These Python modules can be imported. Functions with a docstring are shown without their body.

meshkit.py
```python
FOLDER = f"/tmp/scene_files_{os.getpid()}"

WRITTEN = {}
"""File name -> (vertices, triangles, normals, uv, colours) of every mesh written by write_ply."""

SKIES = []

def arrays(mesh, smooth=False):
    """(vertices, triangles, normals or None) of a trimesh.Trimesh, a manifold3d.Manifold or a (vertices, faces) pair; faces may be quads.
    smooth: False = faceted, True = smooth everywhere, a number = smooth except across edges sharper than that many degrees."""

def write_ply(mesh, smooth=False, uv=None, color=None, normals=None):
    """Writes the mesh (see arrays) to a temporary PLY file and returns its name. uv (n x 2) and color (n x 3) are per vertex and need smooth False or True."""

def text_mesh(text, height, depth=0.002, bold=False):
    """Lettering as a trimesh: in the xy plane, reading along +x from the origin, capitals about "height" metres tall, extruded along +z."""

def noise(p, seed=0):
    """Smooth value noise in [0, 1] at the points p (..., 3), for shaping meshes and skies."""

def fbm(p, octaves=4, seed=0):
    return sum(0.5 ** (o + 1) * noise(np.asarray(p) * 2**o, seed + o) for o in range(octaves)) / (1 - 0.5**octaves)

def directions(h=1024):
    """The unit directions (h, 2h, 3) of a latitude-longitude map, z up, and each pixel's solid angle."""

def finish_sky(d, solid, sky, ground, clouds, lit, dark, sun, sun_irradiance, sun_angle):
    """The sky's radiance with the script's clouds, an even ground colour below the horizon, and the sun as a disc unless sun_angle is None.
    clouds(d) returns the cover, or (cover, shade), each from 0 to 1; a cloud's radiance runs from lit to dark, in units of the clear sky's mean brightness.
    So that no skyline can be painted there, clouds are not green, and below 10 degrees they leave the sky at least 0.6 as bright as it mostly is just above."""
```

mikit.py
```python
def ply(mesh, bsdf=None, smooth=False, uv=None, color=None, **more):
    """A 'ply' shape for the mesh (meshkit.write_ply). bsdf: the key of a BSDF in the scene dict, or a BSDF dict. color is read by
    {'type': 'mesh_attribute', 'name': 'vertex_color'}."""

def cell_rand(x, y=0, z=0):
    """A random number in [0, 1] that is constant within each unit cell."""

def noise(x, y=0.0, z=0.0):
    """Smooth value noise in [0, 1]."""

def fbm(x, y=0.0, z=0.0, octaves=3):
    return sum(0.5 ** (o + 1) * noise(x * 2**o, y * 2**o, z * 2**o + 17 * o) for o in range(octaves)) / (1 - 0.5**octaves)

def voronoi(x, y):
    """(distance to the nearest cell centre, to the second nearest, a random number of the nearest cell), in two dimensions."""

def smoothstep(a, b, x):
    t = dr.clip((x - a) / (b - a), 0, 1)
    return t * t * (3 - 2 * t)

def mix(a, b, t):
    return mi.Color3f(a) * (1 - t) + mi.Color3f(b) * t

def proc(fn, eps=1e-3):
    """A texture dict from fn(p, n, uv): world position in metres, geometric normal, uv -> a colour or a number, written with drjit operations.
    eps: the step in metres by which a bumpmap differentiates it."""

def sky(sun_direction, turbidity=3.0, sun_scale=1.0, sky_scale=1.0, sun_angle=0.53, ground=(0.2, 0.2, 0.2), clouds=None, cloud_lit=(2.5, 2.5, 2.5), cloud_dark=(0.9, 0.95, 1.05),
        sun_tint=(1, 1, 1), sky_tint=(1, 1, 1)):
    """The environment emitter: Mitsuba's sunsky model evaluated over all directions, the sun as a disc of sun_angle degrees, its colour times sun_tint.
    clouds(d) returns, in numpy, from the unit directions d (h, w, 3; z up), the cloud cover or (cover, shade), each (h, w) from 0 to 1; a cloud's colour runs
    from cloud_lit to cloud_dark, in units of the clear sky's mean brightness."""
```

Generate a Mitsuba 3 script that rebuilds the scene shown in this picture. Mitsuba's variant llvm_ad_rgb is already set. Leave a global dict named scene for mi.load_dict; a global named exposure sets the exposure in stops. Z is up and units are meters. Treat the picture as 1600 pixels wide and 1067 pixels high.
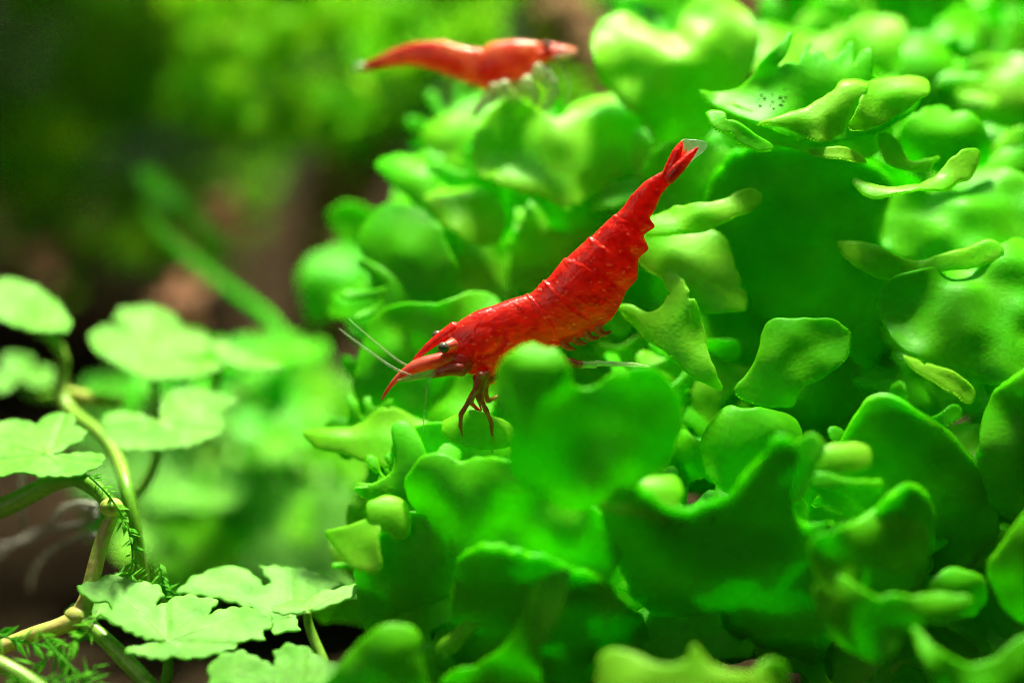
import math, random
import numpy as np
import trimesh
import mitsuba as mi
import drjit as dr
import mikit, meshkit
from scipy.spatial import Delaunay, cKDTree
from scipy.interpolate import PchipInterpolator, CubicSpline
from shapely.geometry import Polygon
from shapely import contains_xy

# All lengths below are written in millimetres and scaled to metres when a shape is added.
S = 0.001
T = mi.ScalarTransform4f
scene, labels = {}, {}

# ------------------------------------------------------------------ camera
PITCH, DIST, K = math.radians(18), 130.0, 65.0 / 1600 / 130
FWD = np.array([0, math.cos(PITCH), -math.sin(PITCH)])
RGT = np.array([1.0, 0, 0])
UPC = np.array([0, math.sin(PITCH), math.cos(PITCH)])
CAM = np.array([0, 0, 30.0]) - FWD * DIST
scene['camera'] = {
    'type': 'thinlens', 'fov': math.degrees(2 * math.atan(800 * K)), 'fov_axis': 'x',
    'to_world': T().look_at(origin=(CAM * S).tolist(), target=((CAM + FWD * 10) * S).tolist(), up=[0, 0, 1]),
    'aperture_radius': 3.9 * S, 'focus_distance': 129.0 * S, 'near_clip': 0.002, 'far_clip': 5.0}
exposure = 0.1

# ------------------------------------------------------------------ light: the lamp over the tank and two added fills
def lamp(key, centre, target, w, h, rgb, label):
    labels[key] = {'label': label, 'category': 'window' if 'window' in key else 'lamp'}
    scene[key] = {'type': 'rectangle', 'emitter': {'type': 'area', 'radiance': {'type': 'rgb', 'value': rgb}},
                  'to_world': T().look_at(origin=[c * S for c in centre], target=[c * S for c in target], up=[0, 1, 0.01]) @ T().scale([w * S / 2, h * S / 2, 1])}
lamp('tank_lamp', (10, 105, 265), (0, 5, 30), 34, 34, [600, 600, 455], 'small bright white lamp hung above and behind the tank')
lamp('top_fill_panel', (20, 110, 330), (0, 10, 30), 320, 170, [2.8, 2.9, 2.7], 'wide dim white fill panel added over the tank')  # added panel for soft fill and rim reflections
lamp('room_window', (-190, -300, 230), (0, 0, 30), 240, 200, [0.75, 0.74, 0.6], 'pale fill light added behind the camera')  # added fill that brightens the front faces

# ------------------------------------------------------------------ helpers
def P(px, py, z):
    """The point z mm ahead of the lens that stands at pixel (px, py) of the 1600 px photograph."""
    return CAM + z * (FWD + RGT * (px - 800) * K + UPC * (533.5 - py) * K)

def key_of(name, parent=None):
    full = f'{parent}__{name}' if parent else name
    if full not in scene and full not in labels:
        return full
    n = 1
    while f'{full}_{n:03d}' in scene or f'{full}_{n:03d}' in labels:
        n += 1
    return f'{full}_{n:03d}'

def thing(name, label, cat, group=None):
    k = key_of(name)
    labels[k] = {'label': label, 'category': cat}
    if group: labels[k]['group'] = group
    return k

def add(name, mesh, mat, parent=None, smooth=True, label=None, kind=None, cat=None, color=None):
    k = key_of(name, parent)
    v, f = mesh
    scene[k] = mikit.ply((np.asarray(v) * S, np.asarray(f)), mat, smooth=smooth, color=color)
    d = {}
    if label: d['label'] = label
    if kind: d['kind'] = kind
    if cat: d['category'] = cat
    if d: labels[k] = d
    return k

def join(ms):
    vs, fs, o = [], [], 0
    for v, f in ms:
        vs.append(v); fs.append(np.asarray(f) + o); o += len(v)
    return np.vstack(vs), np.vstack(fs)

def pts(text):
    return np.array([[float(c) for c in p.split(',')] for p in text.split()])

def closed_curve(p, step):
    """A smooth closed curve through the points, resampled at about this step."""
    p = np.asarray(p, float)
    d = np.linalg.norm(np.roll(p, -1, 0) - p, axis=1) ** 0.5 + 1e-6
    t = np.concatenate([[0], np.cumsum(d)])
    q = CubicSpline(t, np.vstack([p, p[:1]]), bc_type='periodic')(np.linspace(0, t[-1], 40 * len(p), endpoint=False))
    return resample(np.vstack([q, q[:1]]), step)[:-1]

def resample(q, step):
    l = np.concatenate([[0], np.cumsum(np.linalg.norm(np.diff(q, axis=0), axis=1))])
    n = max(8, int(l[-1] / step))
    return np.stack([np.interp(np.linspace(0, l[-1], n + 1), l, q[:, k]) for k in range(q.shape[1])], 1)

def frame(el, yaw):
    el, yaw = math.radians(el), math.radians(yaw)
    n = np.array([math.sin(yaw) * math.cos(el), -math.cos(yaw) * math.cos(el), math.sin(el)])
    u = np.array([math.cos(yaw), math.sin(yaw), 0])
    return u, np.cross(n, u), n

def shell(q, origin, u, v, n, relief, th, h=None, edge=None):
    """A closed sheet of thickness th with a rounded edge, from its outline q in the plane (u, v); relief(points, distance to edge) along n."""
    poly = Polygon(q).buffer(0)
    if poly.geom_type != 'Polygon': poly = max(poly.geoms, key=lambda g: g.area)
    h = h or max(0.32, math.sqrt(poly.area) / 24)
    r = edge or th * 0.9
    b = resample(np.array(poly.exterior.coords), min(h * 0.7, 0.34))[:-1]
    rings = []
    for k in (0.3, 1.0):
        inner = poly.buffer(-r * k)
        for g_ in getattr(inner, 'geoms', [inner]):
            if g_.area > 0.05:
                rings.append(resample(np.array(g_.exterior.coords), min(h * 0.7, 0.34))[:-1])
    lo, hi = b.min(0), b.max(0)
    gx, gy = np.meshgrid(np.arange(lo[0], hi[0], h), np.arange(lo[1], hi[1], h * 0.866))
    gx = gx + (np.arange(len(gx)) % 2)[:, None] * h / 2
    g = np.stack([gx.ravel(), gy.ravel()], 1)
    tree = cKDTree(resample(np.vstack([b, b[:1]]), 0.08))
    g = g[contains_xy(poly, g[:, 0], g[:, 1])]
    g = g[tree.query(g)[0] > r + h * 0.45]
    a = np.vstack([b, *rings, g]); nb = len(b)
    f = Delaunay(a).simplices
    c = a[f].mean(1)
    f = f[contains_xy(poly, c[:, 0], c[:, 1])]
    e1, e2 = a[f[:, 1]] - a[f[:, 0]], a[f[:, 2]] - a[f[:, 0]]
    cr = e1[:, 0] * e2[:, 1] - e1[:, 1] * e2[:, 0]
    f = f[np.abs(cr) > 1e-6]; cr = cr[np.abs(cr) > 1e-6]
    f = np.where((cr < 0)[:, None], f[:, ::-1], f)
    de = tree.query(a)[0]; de[:nb] = 0
    d = relief(a, de)
    t = th / 2 * np.sqrt(np.clip(1 - (1 - np.clip(de / r, 0, 1)) ** 2, 0, 1))
    mid = origin + a[:, :1] * u + a[:, 1:] * v
    top = mid + (d + t)[:, None] * n
    bot = mid[nb:] + (d - t)[nb:, None] * n
    idx = np.where(np.arange(len(a)) < nb, np.arange(len(a)), np.arange(len(a)) - nb + len(a))
    return np.vstack([top, bot]), np.vstack([f, idx[f][:, ::-1]])

def unproject(p, z, n):
    p = np.asarray(p, float)
    c = (p.min(0) + p.max(0)) / 2
    o = P(c[0], c[1], z)
    rays = FWD + (p[:, :1] - 800) * K * RGT + (533.5 - p[:, 1:]) * K * UPC
    return o, CAM + rays * ((o - CAM) @ n / (rays @ n))[:, None]

def lobe_relief(seed, bulge, w, ruf, cu, cv, ext):
    def relief(a, de):
        s = ext
        x = a / s
        d = bulge * (1 - np.exp(-(de / w))) * (-1.0 if seed % 5 in (1, 3) else 1.0)
        rim = 0.5 + 1.2 * np.exp(-de / 1.5)
        d = d + ruf * 2 * rim * (meshkit.noise(np.column_stack([a / 3.0, np.full(len(a), seed * 3.7)]), seed) - 0.5)
        d = d + ruf * 0.9 * (meshkit.noise(np.column_stack([a / 1.9, np.full(len(a), seed * 1.3)]), seed + 9) - 0.5)
        return d + cu * s * x[:, 0] ** 2 + cv * s * np.where(x[:, 1] > 0, x[:, 1] ** 2, 0.5 * x[:, 1] ** 2)
    return relief

def lobe(outline, z, el=15, yaw=0, bulge=0.28, ruf=0.85, cu=-0.12, cv=-0.3, th=0.22, seed=0, w=1.8):
    u, v, n = frame(el, yaw)
    o, p3 = unproject(outline, z, n)
    q = np.stack([(p3 - o) @ u, (p3 - o) @ v], 1)
    q = ragged(closed_curve(q, 0.15), seed)
    ext = 0.5 * max(np.ptp(q[:, 0]), np.ptp(q[:, 1]))
    return shell(q, o, u, v, n, lobe_relief(seed, bulge, w, ruf * min(1, ext / 5), cu, cv, ext), th)

def ragged(q, seed):
    d = np.roll(q, -2, 0) - np.roll(q, 2, 0); d /= np.linalg.norm(d, axis=1, keepdims=True) + 1e-9
    w = np.column_stack([q, np.full(len(q), seed * 2.3)])
    k = .5 * (meshkit.noise(w / 1.5, seed) - .5) + .22 * (meshkit.noise(w / .55, seed + 1) - .5)
    nick = np.clip(meshkit.noise(w / .7, seed + 2) - .80, 0, 1) * 2.2
    return q + np.stack([d[:, 1], -d[:, 0]], 1) * ((k - nick) * (1 if Polygon(q).exterior.is_ccw else -1))[:, None]

def frond_outline(rng, size):
    """A forked frond: a narrow foot below, two to four rounded lobes above."""
    n = rng.randint(2, 5)
    out = [(-0.16, -0.75), (-0.2, -0.3)]
    spread = rng.uniform(1.0, 1.7)
    ang = np.linspace(-spread, spread, n) + [rng.uniform(-.2, .2) for _ in range(n)]
    for i, a in enumerate(ang):
        r = rng.uniform(0.75, 1.05); wd = 0.7 * spread / n
        for da, rr in ((-0.75, .80), (-0.4, .98), (0, 1.02), (0.4, .98), (0.75, .80)):
            out.append((r * rr * math.sin(a + da * wd), r * rr * math.cos(a + da * wd) * 0.9))
        if i < n - 1:
            m = (a + ang[i + 1]) / 2; s = rng.uniform(0.3, 0.6)
            out.append((s * math.sin(m), s * math.cos(m)))
    out += [(0.2, -0.3), (0.16, -0.75)]
    return np.array(out) * size

def frond(rng, origin, el, yaw, roll, size, seed, bend=-0.35):
    u, v, n = frame(el, yaw)
    r = math.radians(roll)
    u, v = u * math.cos(r) + v * math.sin(r), v * math.cos(r) - u * math.sin(r)
    q = ragged(closed_curve(frond_outline(rng, size), 0.2), seed)
    return shell(q, origin, u, v, n, lobe_relief(seed, rng.uniform(.1, .6), 1.8, rng.uniform(.6, 1.2), rng.uniform(-.25, .1), bend, size), 0.22, h=max(0.45, size / 16))

def tube(path, radii, sides=12, cap=True, smooth_path=True, n=None):
    path = np.asarray(path, float)
    radii = np.broadcast_to(np.asarray(radii, float), (len(path),))
    if smooth_path and len(path) > 2:
        t = np.concatenate([[0], np.cumsum(np.linalg.norm(np.diff(path, axis=0), axis=1))])
        tt = np.linspace(0, t[-1], n or max(12, 8 * len(path)))
        path, radii = CubicSpline(t, path)(tt), PchipInterpolator(t, radii)(tt)
    if cap:
        t0 = path[1] - path[0]; t1 = path[-1] - path[-2]
        t0 /= np.linalg.norm(t0); t1 /= np.linalg.norm(t1)
        path = np.vstack([path[0] - t0 * radii[0] * .6, path[0] - t0 * radii[0] * .45, path, path[-1] + t1 * radii[-1] * .45, path[-1] + t1 * radii[-1] * .6])
        radii = np.concatenate([[radii[0] * .05, radii[0] * .7], radii, [radii[-1] * .7, radii[-1] * .05]])
    tan = np.gradient(path, axis=0); tan /= np.linalg.norm(tan, axis=1, keepdims=True) + 1e-12
    a = np.cross(tan[0], [0.3, 0.9, 0.2]); a /= np.linalg.norm(a)
    A = []
    for t in tan:
        a = a - t * (a @ t); a /= np.linalg.norm(a); A.append(a)
    A = np.array(A); B = np.cross(tan, A)
    ang = np.arange(sides) * 2 * np.pi / sides
    v = path[:, None] + radii[:, None, None] * (np.cos(ang)[None, :, None] * A[:, None] + np.sin(ang)[None, :, None] * B[:, None])
    m = len(path)
    i, j = np.meshgrid(np.arange(m - 1), np.arange(sides), indexing='ij')
    q = np.stack([i * sides + j, i * sides + (j + 1) % sides, (i + 1) * sides + (j + 1) % sides, (i + 1) * sides + j], -1).reshape(-1, 4)
    f = np.vstack([q[:, [0, 1, 2]], q[:, [0, 2, 3]]])
    return v.reshape(-1, 3), f

def ball(c, r, sub=3, squash=(1, 1, 1)):
    m = trimesh.creation.icosphere(subdivisions=sub)
    return m.vertices * r * np.array(squash) + c, m.faces

# ------------------------------------------------------------------ materials
MM = 1 / S
def leafy(key, c0, c1, rough, trans, grain=4e-6, cell=0.16, spec=0.5, patch=3.0, spots=None, var=.28, clear=0.0, coat=0.5, spot=.8):
    def colour(p, n, uv):
        q = p * MM
        t = mikit.smoothstep(0.3, 0.7, mikit.fbm(q.x / patch, q.y / patch, q.z / patch, 2))
        c = mikit.mix(c0, c1, t)
        g = mikit.noise(q.x / 0.3, q.y / 0.3, q.z / 0.3)
        c = c * (1 - var / 2 + var * g)
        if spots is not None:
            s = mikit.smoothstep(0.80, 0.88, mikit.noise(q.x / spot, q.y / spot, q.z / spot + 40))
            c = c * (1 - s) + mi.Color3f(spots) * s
        return c
    def height(p, n, uv):
        q = p * MM / cell
        return mikit.noise(q.x, q.y, q.z)
    base = mikit.proc(colour)
    scene[key] = {'type': 'bumpmap', 'arbitrary': mikit.proc(height, eps=cell * 0.25 * S), 'scale': grain, 'bsdf': {
        'type': 'blendbsdf', 'weight': trans,
        'front': {'type': 'twosided', 'bsdf': {'type': 'principled', 'base_color': base, 'roughness': rough, 'specular': spec, 'clearcoat': coat, 'clearcoat_gloss': 0.85}},
        'through': {'type': 'principledthin', 'base_color': base, 'roughness': rough, 'diff_trans': 2.0 - 2.0 * clear * 0, 'eta': 1.4, 'spec_trans': clear}}}

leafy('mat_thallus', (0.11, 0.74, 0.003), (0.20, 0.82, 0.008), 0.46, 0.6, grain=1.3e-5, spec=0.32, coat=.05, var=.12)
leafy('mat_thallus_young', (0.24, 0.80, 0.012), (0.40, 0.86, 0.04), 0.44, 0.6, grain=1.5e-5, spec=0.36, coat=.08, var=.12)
leafy('mat_leaf', (0.17, 0.56, 0.045), (0.23, 0.62, 0.08), 0.55, 0.35, grain=1.2e-5, cell=0.2, patch=1.5, spec=.3, coat=.03)
leafy('mat_stem', (0.20, 0.55, 0.03), (0.34, 0.62, 0.07), 0.35, 0.25, grain=1e-5)
leafy('mat_runner', (0.52, 0.70, 0.11), (0.66, 0.56, 0.16), 0.35, 0.2, grain=3e-5, cell=0.25, patch=0.7)
leafy('mat_moss', (0.08, 0.42, 0.02), (0.16, 0.55, 0.03), 0.5, 0.45, coat=0, spec=.15)
leafy('mat_moss_bright', (0.14, 0.6, 0.004), (0.36, 0.7, 0.01), 0.5, 0.45, coat=0, spec=.1)
leafy('mat_shell', (0.95, 0.045, 0.024), (0.72, 0.015, 0.010), 0.28, 0.45, grain=3.2e-5, cell=0.18, patch=0.7, spec=.8, coat=1.0, spots=(0.95, 0.22, 0.12), spot=.26)  # pale spots mostly paint shell glints into the colour
leafy('mat_shell_rear', (0.92, 0.30, 0.12), (0.74, 0.06, 0.018), 0.3, 0.5, grain=2.5e-5, cell=0.25, patch=1.4, spec=.8, coat=1.0)
leafy('mat_limb', (0.66, 0.06, 0.025), (0.75, 0.26, 0.10), 0.3, 0.35, grain=5e-6, patch=0.5, spec=.8)
leafy('mat_clear', (0.86, 0.92, 0.74), (0.8, 0.88, 0.66), 0.2, 0.8, grain=5e-6, clear=.85, spec=.8)
leafy('mat_pale', (0.86, 0.95, 0.66), (0.8, 0.92, 0.58), 0.25, 0.55, grain=5e-6, clear=.1, spec=.8)
leafy('mat_pink', (0.88, 0.22, 0.14), (0.8, 0.09, 0.05), 0.3, 0.4, grain=5e-6, patch=0.4, spec=.8)
leafy('mat_root', (0.6, 0.58, 0.5), (0.45, 0.44, 0.38), 0.6, 0.3)
scene['mat_eye'] = {'type': 'principled', 'base_color': {'type': 'rgb', 'value': [0.10, 0.09, 0.07]}, 'roughness': 0.3, 'specular': 0.5}
scene['mat_speck'] = {'type': 'diffuse', 'reflectance': {'type': 'rgb', 'value': [0.012, 0.05, 0.008]}}
def wood_colour(p, n, uv):
    q = p * MM
    t = mikit.fbm(q.x / 2.5, q.y / 2.5, q.z / 5, 4)
    return mikit.mix((0.10, 0.05, 0.022), (0.42, 0.24, 0.11), mikit.smoothstep(0.3, 0.7, t))
scene['mat_wood'] = {'type': 'principled', 'base_color': mikit.proc(wood_colour), 'roughness': 0.8, 'specular': 0.2}
def soil_colour(p, n, uv):
    q = p * MM
    return mikit.mix((0.012, 0.009, 0.006), (0.05, 0.032, 0.018), mikit.fbm(q.x / 4, q.y / 4, q.z / 4, 4))
scene['mat_soil'] = {'type': 'diffuse', 'reflectance': mikit.proc(soil_colour)}
def litter_colour(p, n, uv):
    q = p * MM
    return mikit.mix((0.3, 0.09, 0.04), (0.5, 0.24, 0.13), mikit.smoothstep(0.3, 0.7, mikit.fbm(q.x / 3, q.y / 3, q.z / 3, 3)))
scene['mat_litter'] = {'type': 'twosided', 'bsdf': {'type': 'principled', 'base_color': mikit.proc(litter_colour), 'roughness': 0.7}}
scene['mat_wall'] = {'type': 'twosided', 'bsdf': {'type': 'principled', 'base_color': {'type': 'rgb', 'value': [0.03, 0.034, 0.03]}, 'roughness': 0.6}}

# ------------------------------------------------------------------ setting: soil and the dark back wall of the tank
g = np.linspace(-260, 260, 131)
gx, gy = np.meshgrid(g, np.linspace(-60, 200, 80))
hgt = 5 * (meshkit.fbm(np.stack([gx / 30, gy / 30, gx * 0], -1), 5, 3) - 0.5) - 1
v = np.stack([gx, gy, hgt], -1).reshape(-1, 3)
i, j = np.meshgrid(np.arange(79), np.arange(130), indexing='ij')
q = np.stack([i * 131 + j, i * 131 + j + 1, (i + 1) * 131 + j + 1, (i + 1) * 131 + j], -1).reshape(-1, 4)
add('soil', (v, np.vstack([q[:, [0, 1, 2]], q[:, [0, 2, 3]]])), 'mat_soil', kind='structure')
box = trimesh.creation.box([540, 6, 260]); box.apply_translation([0, 175, 110])
add('back_wall', (box.vertices, box.faces), 'mat_wall', smooth=False, kind='structure')

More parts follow.
